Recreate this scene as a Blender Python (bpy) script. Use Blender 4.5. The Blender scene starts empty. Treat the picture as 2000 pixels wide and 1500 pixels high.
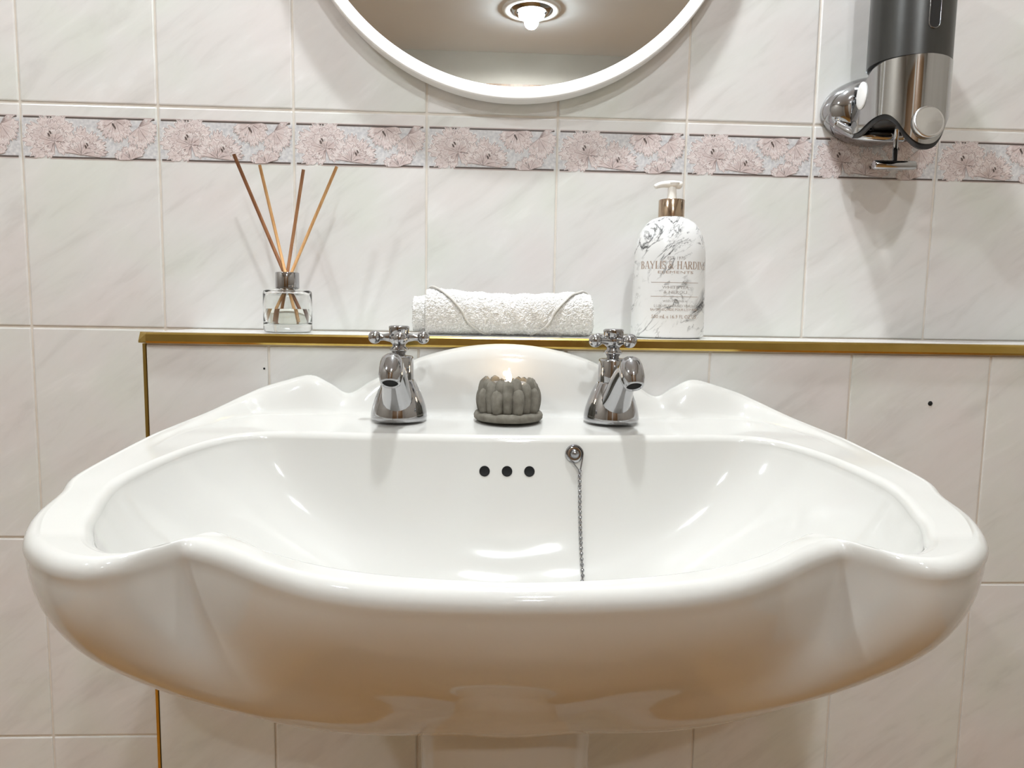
import bpy, bmesh, math, random
import numpy as np
from mathutils import Vector, Matrix, noise
random.seed(7)
PI = math.pi
scene = bpy.context.scene
COL = scene.collection

# ------------------------------------------------------------------ camera
cam_d = bpy.data.cameras.new('camera'); cam = bpy.data.objects.new('camera', cam_d)
COL.objects.link(cam)
cam_d.sensor_width = 36.0; cam_d.lens = 1390.0 / 2000.0 * 36.0
cam_d.clip_start = 0.01
CR = (0.99889363, -0.04402023, 0.01654524)
CU = (-0.01189008, 0.10398513, 0.99450778)
CF = (0.04549892, 0.9936042, -0.10334668)
cam.matrix_world = Matrix(((CR[0], CU[0], -CF[0], -0.0250), (CR[1], CU[1], -CF[1], -0.85226),
                           (CR[2], CU[2], -CF[2], 0.92652), (0, 0, 0, 1)))
scene.camera = cam
# ------------------------------------------------------------------ world, exposure
world = bpy.data.worlds.new('world'); scene.world = world; world.use_nodes = True
world.node_tree.nodes['Background'].inputs[0].default_value = (0.9, 0.93, 1.0, 1)
world.node_tree.nodes['Background'].inputs[1].default_value = 0.0
vs = scene.view_settings
vs.view_transform = 'Standard'; vs.look = 'None'; vs.gamma = 1.0; vs.use_curve_mapping = False
vs.exposure = 0.90
# downlights: x, y, watts (their light is built with the lamps)
CEIL = 2.20
LAMPS = [(0.04, -0.30, 22.0, 'above the wash basin, close to the mirror wall'),
         (0.14, -1.34, 16.0, 'in the middle of the row of three'),
         (0.177, -2.353, 12.0, 'seen in the round mirror, close to the wooden doors'),
         (-1.10, -0.95, 15.0, 'off the row, towards the wall beyond the reed diffuser')]
LAMP_COL = (0.95, 0.97, 1.0)

# ------------------------------------------------------------------ materials
def nmat(name):
    m = bpy.data.materials.new(name); m.use_nodes = True
    nt = m.node_tree; return m, nt, nt.nodes['Principled BSDF']
def simple(name, col, rough=0.5, metal=0.0, coat=0.0, ior=1.5, trans=0.0, sheen=0.0, emit=None, estr=0.0):
    m, nt, b = nmat(name)
    b.inputs['Base Color'].default_value = (*col, 1); b.inputs['Roughness'].default_value = rough
    b.inputs['Metallic'].default_value = metal; b.inputs['Coat Weight'].default_value = coat
    b.inputs['IOR'].default_value = ior; b.inputs['Transmission Weight'].default_value = trans
    b.inputs['Sheen Weight'].default_value = sheen
    if emit: b.inputs['Emission Color'].default_value = (*emit, 1); b.inputs['Emission Strength'].default_value = estr
    return m
def N(nt, t, **kw):
    n = nt.nodes.new(t)
    for k, v in kw.items(): setattr(n, k, v)
    return n
def ramp(nt, stops, interp='LINEAR'):
    r = N(nt, 'ShaderNodeValToRGB'); r.color_ramp.interpolation = interp
    e = r.color_ramp.elements
    while len(e) < len(stops): e.new(0.5)
    for i, (p, c) in enumerate(stops): e[i].position = p; e[i].color = (*c, 1)
    return r
def noisy(name, c1, c2, scale, rough=0.5, bump=0.0, bscale=None, metal=0.0, stretch=(1, 1, 1), detail=4, coat=0.0, dist=0.0005):
    m, nt, b = nmat(name); L = nt.links
    tc = N(nt, 'ShaderNodeTexCoord'); mp = N(nt, 'ShaderNodeMapping'); mp.inputs['Scale'].default_value = stretch
    L.new(tc.outputs['Object'], mp.inputs['Vector'])
    nz = N(nt, 'ShaderNodeTexNoise'); nz.inputs['Scale'].default_value = scale; nz.inputs['Detail'].default_value = detail
    L.new(mp.outputs[0], nz.inputs['Vector'])
    r = ramp(nt, [(0.32, c1), (0.68, c2)]); L.new(nz.outputs['Fac'], r.inputs[0]); L.new(r.outputs[0], b.inputs['Base Color'])
    b.inputs['Roughness'].default_value = rough; b.inputs['Metallic'].default_value = metal; b.inputs['Coat Weight'].default_value = coat
    if bump:
        n2 = N(nt, 'ShaderNodeTexNoise'); n2.inputs['Scale'].default_value = bscale or scale; n2.inputs['Detail'].default_value = 3
        L.new(mp.outputs[0], n2.inputs['Vector'])
        bp = N(nt, 'ShaderNodeBump'); bp.inputs['Strength'].default_value = bump; bp.inputs['Distance'].default_value = dist
        L.new(n2.outputs['Fac'], bp.inputs['Height']); L.new(bp.outputs[0], b.inputs['Normal'])
    return m
def tile_mat():
    m, nt, b = nmat('glazed_tile'); L = nt.links
    tc = N(nt, 'ShaderNodeTexCoord'); oi = N(nt, 'ShaderNodeObjectInfo')
    add = N(nt, 'ShaderNodeVectorMath', operation='ADD')
    mul = N(nt, 'ShaderNodeVectorMath', operation='SCALE'); mul.inputs[3].default_value = 37.0
    cmb = N(nt, 'ShaderNodeCombineXYZ')
    for i in range(3): L.new(oi.outputs['Random'], cmb.inputs[i])
    L.new(cmb.outputs[0], mul.inputs[0]); L.new(tc.outputs['Object'], add.inputs[0]); L.new(mul.outputs[0], add.inputs[1])
    mp = N(nt, 'ShaderNodeMapping'); mp.vector_type = 'TEXTURE'; mp.inputs['Rotation'].default_value = (0, math.radians(-38), 0)
    mp.inputs['Scale'].default_value = (1.0, 1.0, 0.22)
    L.new(add.outputs[0], mp.inputs['Vector'])
    n1 = N(nt, 'ShaderNodeTexNoise'); n1.inputs['Scale'].default_value = 8.5; n1.inputs['Detail'].default_value = 5; n1.inputs['Distortion'].default_value = 0.5
    n1.inputs['Roughness'].default_value = 0.6
    L.new(mp.outputs[0], n1.inputs['Vector'])
    r1 = ramp(nt, [(0.28, (0.63, 0.62, 0.595)), (0.46, (0.70, 0.692, 0.668)), (0.60, (0.72, 0.712, 0.69)), (0.75, (0.775, 0.768, 0.75))])
    L.new(n1.outputs['Fac'], r1.inputs[0])
    n2 = N(nt, 'ShaderNodeTexNoise'); n2.inputs['Scale'].default_value = 9.0; n2.inputs['Detail'].default_value = 2
    L.new(add.outputs[0], n2.inputs['Vector'])
    r2 = ramp(nt, [(0.35, (0.97, 1.0, 0.965)), (0.5, (1, 1, 1)), (0.68, (1.0, 0.965, 0.97))]); L.new(n2.outputs['Fac'], r2.inputs[0])
    mx = N(nt, 'ShaderNodeMix', data_type='RGBA', blend_type='MULTIPLY'); mx.inputs[0].default_value = 1.0
    L.new(r1.outputs[0], mx.inputs[6]); L.new(r2.outputs[0], mx.inputs[7]); L.new(mx.outputs[2], b.inputs['Base Color'])
    b.inputs['Roughness'].default_value = 0.22
    bp = N(nt, 'ShaderNodeBump'); bp.inputs['Strength'].default_value = 0.25; bp.inputs['Distance'].default_value = 0.0012
    L.new(n1.outputs['Fac'], bp.inputs['Height']); L.new(bp.outputs[0], b.inputs['Normal'])
    return m
def marble_mat():
    m, nt, b = nmat('marble_print'); L = nt.links
    tc = N(nt, 'ShaderNodeTexCoord'); mp = N(nt, 'ShaderNodeMapping')
    mp.vector_type = 'TEXTURE'; mp.inputs['Rotation'].default_value = (0, math.radians(-48), 0); mp.inputs['Scale'].default_value = (1.0, 1.0, 0.42)
    L.new(tc.outputs['Object'], mp.inputs['Vector'])
    def vein(scale, off, w, dark):
        mp2 = N(nt, 'ShaderNodeMapping'); mp2.inputs['Location'].default_value = (off, off * .7, off * 1.3); L.new(mp.outputs[0], mp2.inputs['Vector'])
        n = N(nt, 'ShaderNodeTexNoise'); n.inputs['Scale'].default_value = scale; n.inputs['Detail'].default_value = 6; n.inputs['Roughness'].default_value = 0.62; n.inputs['Distortion'].default_value = 0.7
        L.new(mp2.outputs[0], n.inputs['Vector'])
        s = N(nt, 'ShaderNodeMath', operation='SUBTRACT'); s.inputs[1].default_value = 0.5; L.new(n.outputs['Fac'], s.inputs[0])
        a = N(nt, 'ShaderNodeMath', operation='ABSOLUTE'); L.new(s.outputs[0], a.inputs[0])
        r = ramp(nt, [(0.0, (dark,) * 3), (w * .35, (dark + (1 - dark) * .45,) * 3), (w, (1, 1, 1))]); L.new(a.outputs[0], r.inputs[0])
        k = N(nt, 'ShaderNodeTexNoise'); k.inputs['Scale'].default_value = scale * 1.1; k.inputs['Detail'].default_value = 2
        L.new(mp2.outputs[0], k.inputs['Vector'])
        kr = ramp(nt, [(0.46, (0, 0, 0)), (0.60, (1, 1, 1))]); L.new(k.outputs['Fac'], kr.inputs[0])
        mx = N(nt, 'ShaderNodeMix', data_type='RGBA'); mx.inputs[6].default_value = (1, 1, 1, 1)
        L.new(kr.outputs[0], mx.inputs[0]); L.new(r.outputs[0], mx.inputs[7])
        return mx.outputs[2]
    v1 = vein(14, 5.3, 0.028, 0.08); v2 = vein(24, 8.4, 0.022, 0.25)
    mul = N(nt, 'ShaderNodeMix', data_type='RGBA', blend_type='MULTIPLY'); mul.inputs[0].default_value = 1; L.new(v1, mul.inputs[6]); L.new(v2, mul.inputs[7])
    m2 = N(nt, 'ShaderNodeMix', data_type='RGBA', blend_type='MULTIPLY'); m2.inputs[0].default_value = 1
    m2.inputs[6].default_value = (0.76, 0.76, 0.75, 1); L.new(mul.outputs[2], m2.inputs[7]); L.new(m2.outputs[2], b.inputs['Base Color'])
    b.inputs['Roughness'].default_value = 0.25
    return m
def terry_mat():
    m, nt, b = nmat('terry_cotton'); L = nt.links
    b.inputs['Base Color'].default_value = (0.82, 0.805, 0.775, 1); b.inputs['Roughness'].default_value = 0.95
    b.inputs['Sheen Weight'].default_value = 0.4
    tc = N(nt, 'ShaderNodeTexCoord'); v = N(nt, 'ShaderNodeTexVoronoi'); v.inputs['Scale'].default_value = 620
    L.new(tc.outputs['Object'], v.inputs['Vector'])
    bp = N(nt, 'ShaderNodeBump'); bp.inputs['Strength'].default_value = 0.9; bp.inputs['Distance'].default_value = 0.0016; bp.invert = True
    L.new(v.outputs['Distance'], bp.inputs['Height']); L.new(bp.outputs[0], b.inputs['Normal'])
    return m
def wood_mat(name, c1, c2):
    return noisy(name, c1, c2, 60, rough=0.6, stretch=(6, 6, 0.35), bump=0.2, bscale=90)

M = {}
M['tile'] = tile_mat()
M['grout'] = noisy('cream_grout', (0.66, 0.61, 0.54), (0.74, 0.69, 0.62), 60, rough=0.9)
M['ceramic'] = simple('white_vitreous_china', (0.60, 0.592, 0.56), rough=0.07, coat=0.3)
M['chrome'] = simple('polished_chrome', (0.43, 0.43, 0.44), rough=0.06, metal=1.0)
M['chrome_dark'] = simple('dark_chrome', (0.30, 0.30, 0.31), rough=0.1, metal=1.0)
M['gun'] = noisy('brushed_gunmetal', (0.06, 0.06, 0.058), (0.09, 0.089, 0.085), 40, rough=0.33, metal=0.85, stretch=(1, 1, 0.05))
M['black'] = simple('black_plastic', (0.012, 0.012, 0.013), rough=0.3)
M['hole'] = simple('hole_shade', (0.004, 0.004, 0.004), rough=0.9)  # near-black colour stands in for the shade inside openings
M['chrome_skirt'] = simple('chrome_plating', (0.44, 0.44, 0.44), rough=0.05, metal=1.0)
M['gold'] = noisy('gold_anodised', (0.52, 0.36, 0.09), (0.60, 0.43, 0.13), 30, rough=0.2, metal=1.0)
M['white_paint'] = simple('white_satin_paint', (0.88, 0.875, 0.86), rough=0.35)
M['mirror'] = simple('silvered_glass', (0.86, 0.87, 0.85), rough=0.0, metal=1.0)
M['wall'] = noisy('painted_plaster', (0.40, 0.37, 0.32), (0.44, 0.41, 0.36), 5, rough=0.8)
M['ceil'] = noisy('matt_ceiling_paint', (0.84, 0.85, 0.86), (0.87, 0.88, 0.89), 3, rough=0.9)
M['floor'] = noisy('brown_vinyl', (0.36, 0.175, 0.042), (0.46, 0.24, 0.066), 7, rough=0.35, stretch=(1, 4, 1))
M['marble'] = marble_mat()
M['bronze'] = simple('bronze_foil', (0.50, 0.385, 0.28), rough=0.16, metal=1.0)
M['pump'] = simple('white_pump_plastic', (0.83, 0.81, 0.76), rough=0.3)
M['ink_bronze'] = simple('bronze_ink', (0.36, 0.27, 0.21), rough=0.4)
M['ink_grey'] = simple('grey_ink', (0.34, 0.31, 0.28), rough=0.5)
M['terry'] = terry_mat()
M['hem'] = simple('cotton_hem', (0.60, 0.58, 0.54), rough=0.9)
def glass_mat(name, col, ior, rough=0.0):
    m, nt, b = nmat(name)
    b.inputs['Base Color'].default_value = (*col, 1); b.inputs['Roughness'].default_value = rough
    b.inputs['IOR'].default_value = ior; b.inputs['Transmission Weight'].default_value = 1.0
    return m
M['glass'] = glass_mat('clear_glass', (0.97, 0.985, 0.975), 1.46)
M['oil'] = glass_mat('fragrance_oil', (0.975, 0.97, 0.91), 1.36)
M['reed_d'] = wood_mat('dark_reed', (0.22, 0.085, 0.035), (0.34, 0.15, 0.06))
M['reed_m'] = wood_mat('mid_reed', (0.36, 0.17, 0.08), (0.50, 0.26, 0.12))
M['reed_l'] = wood_mat('light_reed', (0.55, 0.28, 0.10), (0.72, 0.43, 0.19))
M['concrete'] = noisy('grey_concrete', (0.125, 0.113, 0.088), (0.20, 0.185, 0.152), 140, rough=0.9, bump=0.5, bscale=500, dist=0.0006)
M['wax'] = simple('tealight_wax', (0.88, 0.82, 0.72), rough=0.4, emit=(1.0, 0.72, 0.42), estr=0.25)
M['foil'] = simple('aluminium_cup', (0.7, 0.7, 0.7), rough=0.25, metal=1.0)
M['flame'] = simple('flame', (1, 0.8, 0.5), emit=(1.0, 0.80, 0.52), estr=11.0)
M['wick'] = simple('wick', (0.02, 0.02, 0.02), rough=0.9)
M['bulb'] = simple('lamp_glass', (1, 1, 1), emit=(0.84, 0.94, 1.0), estr=70.0)
M['band'] = noisy('mottled_print', (0.50, 0.50, 0.52), (0.70, 0.69, 0.685), 260, rough=0.25, detail=3)
M['petal'] = noisy('pink_petal_print', (0.61, 0.53, 0.515), (0.73, 0.65, 0.63), 130, rough=0.3, bump=0.4, bscale=300, dist=0.0006)
M['petal_edge'] = simple('pale_petal_edge', (0.80, 0.765, 0.745), rough=0.3)
M['line'] = simple('brown_print_line', (0.36, 0.28, 0.265), rough=0.4)
M['line_soft'] = simple('rose_print_line', (0.53, 0.42, 0.40), rough=0.4)
M['line_dark'] = simple('dark_print_line', (0.10, 0.075, 0.065), rough=0.4)

# ------------------------------------------------------------------ helpers
def tag(o, label=None, cat=None, group=None, kind=None):
    if label: o['label'] = label
    if cat: o['category'] = cat
    if group: o['group'] = group
    if kind: o['kind'] = kind
    return o
def link(o, parent=None):
    COL.objects.link(o)
    if parent is not None: o.parent = parent
    return o
def empty(name, loc=(0, 0, 0), rz=0.0):
    o = bpy.data.objects.new(name, None); o.location = loc; o.rotation_euler = (0, 0, rz)
    o.empty_display_size = 0.02
    return link(o)
def mobj(name, verts, faces, mat, parent=None, smooth=True, mi=None, auto=None):
    me = bpy.data.meshes.new(name)
    me.from_pydata([tuple(v) for v in verts], [], [tuple(f) for f in faces])
    mats = mat if isinstance(mat, (list, tuple)) else [mat]
    for m in mats: me.materials.append(m)
    if mi is not None: me.polygons.foreach_set('material_index', mi)
    if smooth: me.polygons.foreach_set('use_smooth', [True] * len(me.polygons))
    me.update()
    if auto is not None and smooth:
        bm = bmesh.new(); bm.from_mesh(me)
        for e in bm.edges:
            if len(e.link_faces) == 2 and e.calc_face_angle(0) > auto: e.smooth = False
        bm.to_mesh(me); bm.free()
    return link(bpy.data.objects.new(name, me), parent)
class MB:
    def __init__(s): s.v = []; s.f = []; s.m = []
    def add(s, v, f, mi=0):
        n = len(s.v); s.v += [tuple(a) for a in v]; s.f += [tuple(i + n for i in a) for a in f]; s.m += [mi] * len(f); return s
    def build(s, name, mat, parent=None, smooth=True, auto=math.radians(40)):
        return mobj(name, s.v, s.f, mat, parent, smooth, s.m, auto)
def lathe_vf(prof, n=48, cx=0, cy=0, sx=1, sy=1, cap0=True, cap1=True):
    v = []; f = []
    for (r, z) in prof:
        for i in range(n):
            a = 2 * PI * i / n; v.append((cx + r * sx * math.cos(a), cy + r * sy * math.sin(a), z))
    for k in range(len(prof) - 1):
        for i in range(n):
            j = (i + 1) % n; f.append((k * n + i, k * n + j, (k + 1) * n + j, (k + 1) * n + i))
    if cap0: f.append(tuple(range(n - 1, -1, -1)))
    if cap1: f.append(tuple(range((len(prof) - 1) * n, len(prof) * n)))
    return v, f
def tube_vf(path, rad, n=12, closed=False, caps=True):
    P = [Vector(p) for p in path]; m = len(P); v = []; f = []
    rads = rad if isinstance(rad, (list, tuple)) else [rad] * m
    up = None
    for i in range(m):
        if closed: t = (P[(i + 1) % m] - P[i - 1]).normalized()
        else: t = (P[min(i + 1, m - 1)] - P[max(i - 1, 0)]).normalized()
        if up is None:
            up = Vector((0, 0, 1)) if abs(t.z) < 0.9 else Vector((0, 1, 0))
        a = (up - t * up.dot(t)).normalized(); b = t.cross(a); up = a
        for k in range(n):
            an = 2 * PI * k / n; v.append(P[i] + (a * math.cos(an) + b * math.sin(an)) * rads[i])
    for i in range(m if closed else m - 1):
        for k in range(n):
            l = (k + 1) % n; i2 = (i + 1) % m
            f.append((i * n + k, i2 * n + k, i2 * n + l, i * n + l)[::-1])
    if caps and not closed:
        f.append(tuple(range(n))); f.append(tuple(range((m - 1) * n, m * n))[::-1])
    return v, f
def sphere_vf(c, r, n=16, m=10, sx=1, sy=1, sz=1):
    v = [(c[0], c[1], c[2] - r * sz)]; f = []
    for k in range(1, m):
        ph = -PI / 2 + PI * k / m
        for i in range(n):
            a = 2 * PI * i / n
            v.append((c[0] + r * sx * math.cos(ph) * math.cos(a), c[1] + r * sy * math.cos(ph) * math.sin(a), c[2] + r * sz * math.sin(ph)))
    v.append((c[0], c[1], c[2] + r * sz)); t = len(v) - 1
    for i in range(n):
        j = (i + 1) % n
        f.append((0, 1 + j, 1 + i)); f.append((t, 1 + (m - 2) * n + i, 1 + (m - 2) * n + j))
        for k in range(m - 2):
            f.append((1 + k * n + i, 1 + k * n + j, 1 + (k + 1) * n + j, 1 + (k + 1) * n + i))
    return v, f
def box_vf(x0, x1, y0, y1, z0, z1):
    v = [(x, y, z) for x in (x0, x1) for y in (y0, y1) for z in (z0, z1)]
    return v, [(0, 1, 3, 2), (4, 6, 7, 5), (0, 4, 5, 1), (2, 3, 7, 6), (0, 2, 6, 4), (1, 5, 7, 3)]
def bevel_box_mesh(name, sx, sy, sz, bev, mat, seg=2):
    bm = bmesh.new(); bmesh.ops.create_cube(bm, size=1.0)
    for v in bm.verts: v.co = Vector((v.co.x * sx, v.co.y * sy, v.co.z * sz))
    bmesh.ops.bevel(bm, geom=list(bm.edges), offset=bev, segments=seg, profile=0.6, affect='EDGES')
    me = bpy.data.meshes.new(name); bm.to_mesh(me); bm.free()
    me.materials.append(mat)
    return me
def crom(P, n, closed=False):
    P = np.array(P, float); m = len(P); out = []
    for i in range(n):
        t = i * (m - (0 if closed else 1)) / (n if closed else n - 1); k = min(int(t), m - 1 if closed else m - 2); u = t - k
        g = lambda j: P[j % m] if closed else P[min(max(j, 0), m - 1)]
        a, b, c, d = g(k - 1), g(k), g(k + 1), g(k + 2)
        out.append(0.5 * ((2 * b) + (c - a) * u + (2 * a - 5 * b + 4 * c - d) * u * u + (3 * b - a - 3 * c + d) * u ** 3))
    return np.array(out)
def sstep(a, b, x):
    t = np.clip((x - a) / (b - a), 0, 1); return t * t * (3 - 2 * t)

# ------------------------------------------------------------------ room shell
ROWA = 1.150          # height of the joint above the border tiles
PX, PZ, TW, TH, X0 = 0.152, 0.252, 0.1498, 0.2496, -0.5456
RX0, RX1, RY = -1.60, 1.25, -2.874
LEDGE_X, LEDGE_Y, LEDGE_Z = -0.364, -0.1177, 0.8985
def slab(name, x0, x1, y0, y1, z0, z1, mat, label):
    o = mobj(name, *box_vf(x0, x1, y0, y1, z0, z1), mat, smooth=False); return tag(o, label, kind='structure')
slab('floor', RX0 - .1, RX1 + .1, RY - .1, 0.1, -0.05, 0.0, M['floor'], 'brown vinyl floor under the basin pedestal')
slab('ceiling', RX0 - .1, RX1 + .1, RY - .1, 0.1, CEIL, CEIL + .05, M['ceil'], 'matt off white ceiling with recessed downlights')
slab('wall_left', RX0 - .1, RX0, RY, 0.0, 0, CEIL, M['wall'], 'plain cream painted side wall beyond the reed diffuser')
slab('wall_right', RX1, RX1 + .1, RY, 0.0, 0, CEIL, M['wall'], 'plain cream painted side wall beyond the soap dispenser')
slab('wall_rear', RX0 - .1, RX1 + .1, RY - .1, RY, 0, CEIL, M['wall'], 'plain cream painted wall opposite the mirror')
def door(n_, x0, label):
    w_, h_ = .78, 1.98; root = empty('door_%d' % n_, (x0 + w_ / 2, RY, 0)); tag(root, label, kind='structure')
    mobj('leaf', *box_vf(-w_ / 2 + .005, w_ / 2 - .005, .004, .040, .006, h_), M['door'], root, smooth=False)
    for (a, b, c, d) in ((-.30, -.03, .18, .82), (.03, .30, .18, .82), (-.30, -.03, 1.0, 1.82), (.03, .30, 1.0, 1.82)):
        mobj('panel', *box_vf(a, b, .0402, .050, c, d), M['door'], root, smooth=False)
    for (a, b, c, d) in ((-w_ / 2 - .06, -w_ / 2, 0, h_ + .06), (w_ / 2, w_ / 2 + .06, 0, h_ + .06), (-w_ / 2, w_ / 2, h_ + .004, h_ + .06)):
        mobj('frame', *box_vf(a, b, .002, .030, c, d), M['door'], root, smooth=False)
    mobj('handle', *tube_vf([(.32, .0405, 1.0), (.32, .085, 1.0), (.20, .085, 1.0)], .009, 10), M['chrome'], root)
M['door'] = noisy('brown_wood', (0.16, 0.085, 0.035), (0.25, 0.14, 0.06), 14, rough=0.4, stretch=(6, 6, .5))
door(1, -1.05, 'brown panelled wooden door opposite the basin'); door(2, .05, 'brown panelled wooden door opposite the soap dispenser')
wall = slab('wall_back', RX0, RX1, 0.0013, 0.1, 0, CEIL, M['grout'], 'wall of marbled pale tiles with a pink floral border')
tile_me = bevel_box_mesh('tile', TW, 0.007, TH, 0.0016, M['tile'])
for p in tile_me.polygons: p.use_smooth = False
def put(me, name, loc, parent):
    o = bpy.data.objects.new(name, me); o.location = loc; COL.objects.link(o); o.parent = parent; return o
def cut_tile(x0, x1, z0, z1, y, parent, mat=None, name='tile'):
    me = bevel_box_mesh('tile', x1 - x0, 0.007, z1 - z0, 0.0012, mat or M['tile'])
    return put(me, name, ((x0 + x1) / 2, y, (z0 + z1) / 2), parent)

# border print (drawn once in tile coordinates, shared by all border tiles)
def border_print():
    mb = MB(); rng = random.Random(3)
    W, zt, zb = 0.149, 0.2520 / 2 - 0.0146 - 0.001, 0.2520 / 2 - 0.0585 - 0.001
    u2x = lambda u: (u - 0.5) * W
    v2z = lambda v: zb + (zt - zb) * v
    lay = [0.0]
    def poly(pts, mi, y):
        pts = [(min(max(x, -W / 2), W / 2), y, min(max(z, zb - 0.0012), zt + 0.0012)) for x, z in pts]
        mb.add(pts, [tuple(range(len(pts)))], mi)
    def strip(pts, w, mi, y):
        n = len(pts); a = []
        for i in range(n):
            p0 = pts[max(i - 1, 0)]; p1 = pts[min(i + 1, n - 1)]
            dx, dz = p1[0] - p0[0], p1[1] - p0[1]; l = math.hypot(dx, dz) or 1
            ww = w * (0.35 + 0.65 * math.sin(PI * (i + .5) / n) * (0.6 + 0.8 * rng.random()))
            a.append((pts[i][0] - dz / l * ww, pts[i][1] + dx / l * ww)); a.append((pts[i][0] + dz / l * ww, pts[i][1] - dx / l * ww))
        cl = [(min(max(x, -W / 2), W / 2), y, min(max(z, zb - 0.0015), zt + 0.0015)) for x, z in a]
        mb.add(cl, [(2 * i, 2 * i + 1, 2 * i + 3, 2 * i + 2) for i in range(n - 1)], mi)
    Y = -0.0036
    mb.add([(-W / 2, Y, zb), (W / 2, Y, zb), (W / 2, Y, zt), (-W / 2, Y, zt)], [(0, 1, 2, 3)], 0)
    for z, gaps in ((zt, ((0.16, 0.18), (0.25, 0.28))), (zb, ((0.10, 0.20),))):
        us = [0.012]
        for g in gaps: us += list(g)
        us.append(0.985)
        for i in range(0, len(us), 2):
            for dz, h, mi in ((0, 0.0009, 5), (0.0016 if z == zt else -0.0016, 0.0003, 4)):
                mb.add([(u2x(us[i]), Y - .0001, z + dz - h), (u2x(us[i + 1]), Y - .0001, z + dz - h), (u2x(us[i + 1]), Y - .0001, z + dz + h), (u2x(us[i]), Y - .0001, z + dz + h)], [(0, 1, 2, 3)], mi)
    def petal(cu, cv, ang, L, wd, lobes, shift=0.0):
        cx, cz = u2x(cu), v2z(cv); ca, sa = math.cos(ang), math.sin(ang); edge = []
        ns = 26
        for i in range(ns + 1):
            t = -1 + 2 * i / ns
            r = L * (1.0 - 0.30 * abs(t) ** 2.2) * (1 + 0.075 * math.cos(lobes * PI * t + rng.uniform(-.5, .5)) + rng.uniform(-.03, .03))
            a = t * wd; edge.append((cx + r * math.cos(ang + a), cz + r * math.sin(ang + a)))
        lay[0] += 0.00001; y = Y - 0.0001 - lay[0]
        big = [(cx + (x - cx) * 1.05, cz + (z - cz) * 1.05) for x, z in edge]
        poly([(cx, cz)] + big, 2, y); poly([(cx, cz)] + edge, 1, y - 0.000003)
        strip(edge, 0.00036, 3, y - 0.000005)
        for sc_ in (.62, .8):
            strip([(cx + (x - cx) * (sc_ + rng.uniform(-.05, .05)), cz + (z - cz) * (sc_ + rng.uniform(-.05, .05))) for x, z in edge[4:-4]], 0.0003, rng.choice((2, 4)), y - 0.000005)
        for i in range(9):
            k = 2 + int(i * (ns - 4) / 8); ex, ez = edge[k]
            s0, s1 = rng.uniform(.08, .3), rng.uniform(.55, .9)
            mid = (cx + (ex - cx) * (s0 + s1) / 2 + rng.uniform(-.0006, .0006), cz + (ez - cz) * (s0 + s1) / 2)
            strip([(cx + (ex - cx) * s0, cz + (ez - cz) * s0), mid, (cx + (ex - cx) * s1, cz + (ez - cz) * s1)], 0.0002, 4, y - 0.000005)
        for s in (0, -1): strip([(cx, cz), ((cx + edge[s][0]) / 2 + rng.uniform(-.0005, .0005), (cz + edge[s][1]) / 2), edge[s]], 0.0003, 3, y - 0.000005)
    D = math.radians; mm = 0.001
    # flower A
    for a, L, w, lb in ((118, 26, .42, 5), (75, 27, .40, 5), (45, 24, .38, 4), (150, 29, .36, 4), (178, 31, .30, 3), (95, 20, .5, 5), (165, 24, .34, 3), (212, 26, .42, 5), (245, 17, .42, 4), (318, 16, .5, 4), (20, 17, .4, 3), (130, 17, .45, 3), (60, 15, .4, 4), (190, 19, .35, 4), (100, 13, .45, 4), (225, 14, .4, 4)):
        petal(.235, .40, D(a), L * mm * 1.12, w, lb)
    # flower B
    for a, L, w, lb in ((88, 26, .36, 5), (122, 24, .34, 4), (55, 25, .36, 5), (28, 25, .34, 4), (100, 19, .42, 3), (150, 21, .36, 4), (8, 24, .24, 4), (70, 17, .36, 4), (35, 17, .3, 4), (128, 15, .36, 4)):
        petal(.43, .07, D(a), L * mm * 1.15, w, lb)
    # flower C, D, E
    for a, L, w, lb in ((205, 17, .42, 4), (240, 18, .42, 4), (278, 20, .42, 5), (312, 19, .42, 4), (345, 15, .35, 3)):
        petal(.69, .97, D(a), L * mm * 1.2, w, lb)
    for a, L, w, lb in ((-8, 17, .55, 4), (-45, 18, .4, 4), (-80, 20, .4, 4), (-115, 17, .42, 4), (40, 15, .3, 4)):
        petal(.865, .80, D(a), L * mm * 1.2, w, lb)
    for a, L, w, lb in ((160, 15, .45, 4), (120, 13, .4, 4), (80, 14, .45, 4), (42, 15, .4, 4)):
        petal(.80, -.02, D(a), L * mm * 1.2, w, lb)
    for u, v, s in ((.205, .56, 1), (.475, .28, 1), (.685, .85, -1)):
        for du, dv in ((-.008, 0), (.004, .06 * s)):
            x, z = u2x(u + du), v2z(v + dv); lay[0] += .00003
            strip([(x - .0010, z + .0016), (x, z), (x + .0006, z - .0018)], 0.0010, 5, Y - 0.00015 - lay[0])
    return mb
bp = border_print()
print_me = None
kcols = range(-6, 12)
n_rows = [(-5, 3)]
for k in kcols:
    xc = X0 + (k + 0.5) * PX
    if xc - PX / 2 < RX0 or xc + PX / 2 > RX1: continue
    for r in range(-3, 5):
        z1 = ROWA + r * PZ; z0 = z1 - PZ
        if z1 > CEIL + .01 or z0 < 0: continue
        if r <= -1 and xc - PX / 2 > LEDGE_X + 0.02: continue      # behind the boxed-in ledge
        if r == -3: cut_tile(xc - TW / 2, xc + TW / 2, .001, z0 - .0011, 0.0035, wall)
        border = (r == 0)
        o = put(tile_me, 'border_tile' if border else 'tile', (xc, 0.0035, z1 - PZ / 2), wall)
        if border:
            if print_me is None:
                pr = bp.build('floral_band', [M['band'], M['petal'], M['petal_edge'], M['line'], M['line_soft'], M['line_dark']], o, smooth=False)
                print_me = pr.data
            else:
                pr = bpy.data.objects.new('floral_band', print_me); COL.objects.link(pr); pr.parent = o
            pr['label'] = 'pink and grey floral band between dark lines'

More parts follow.
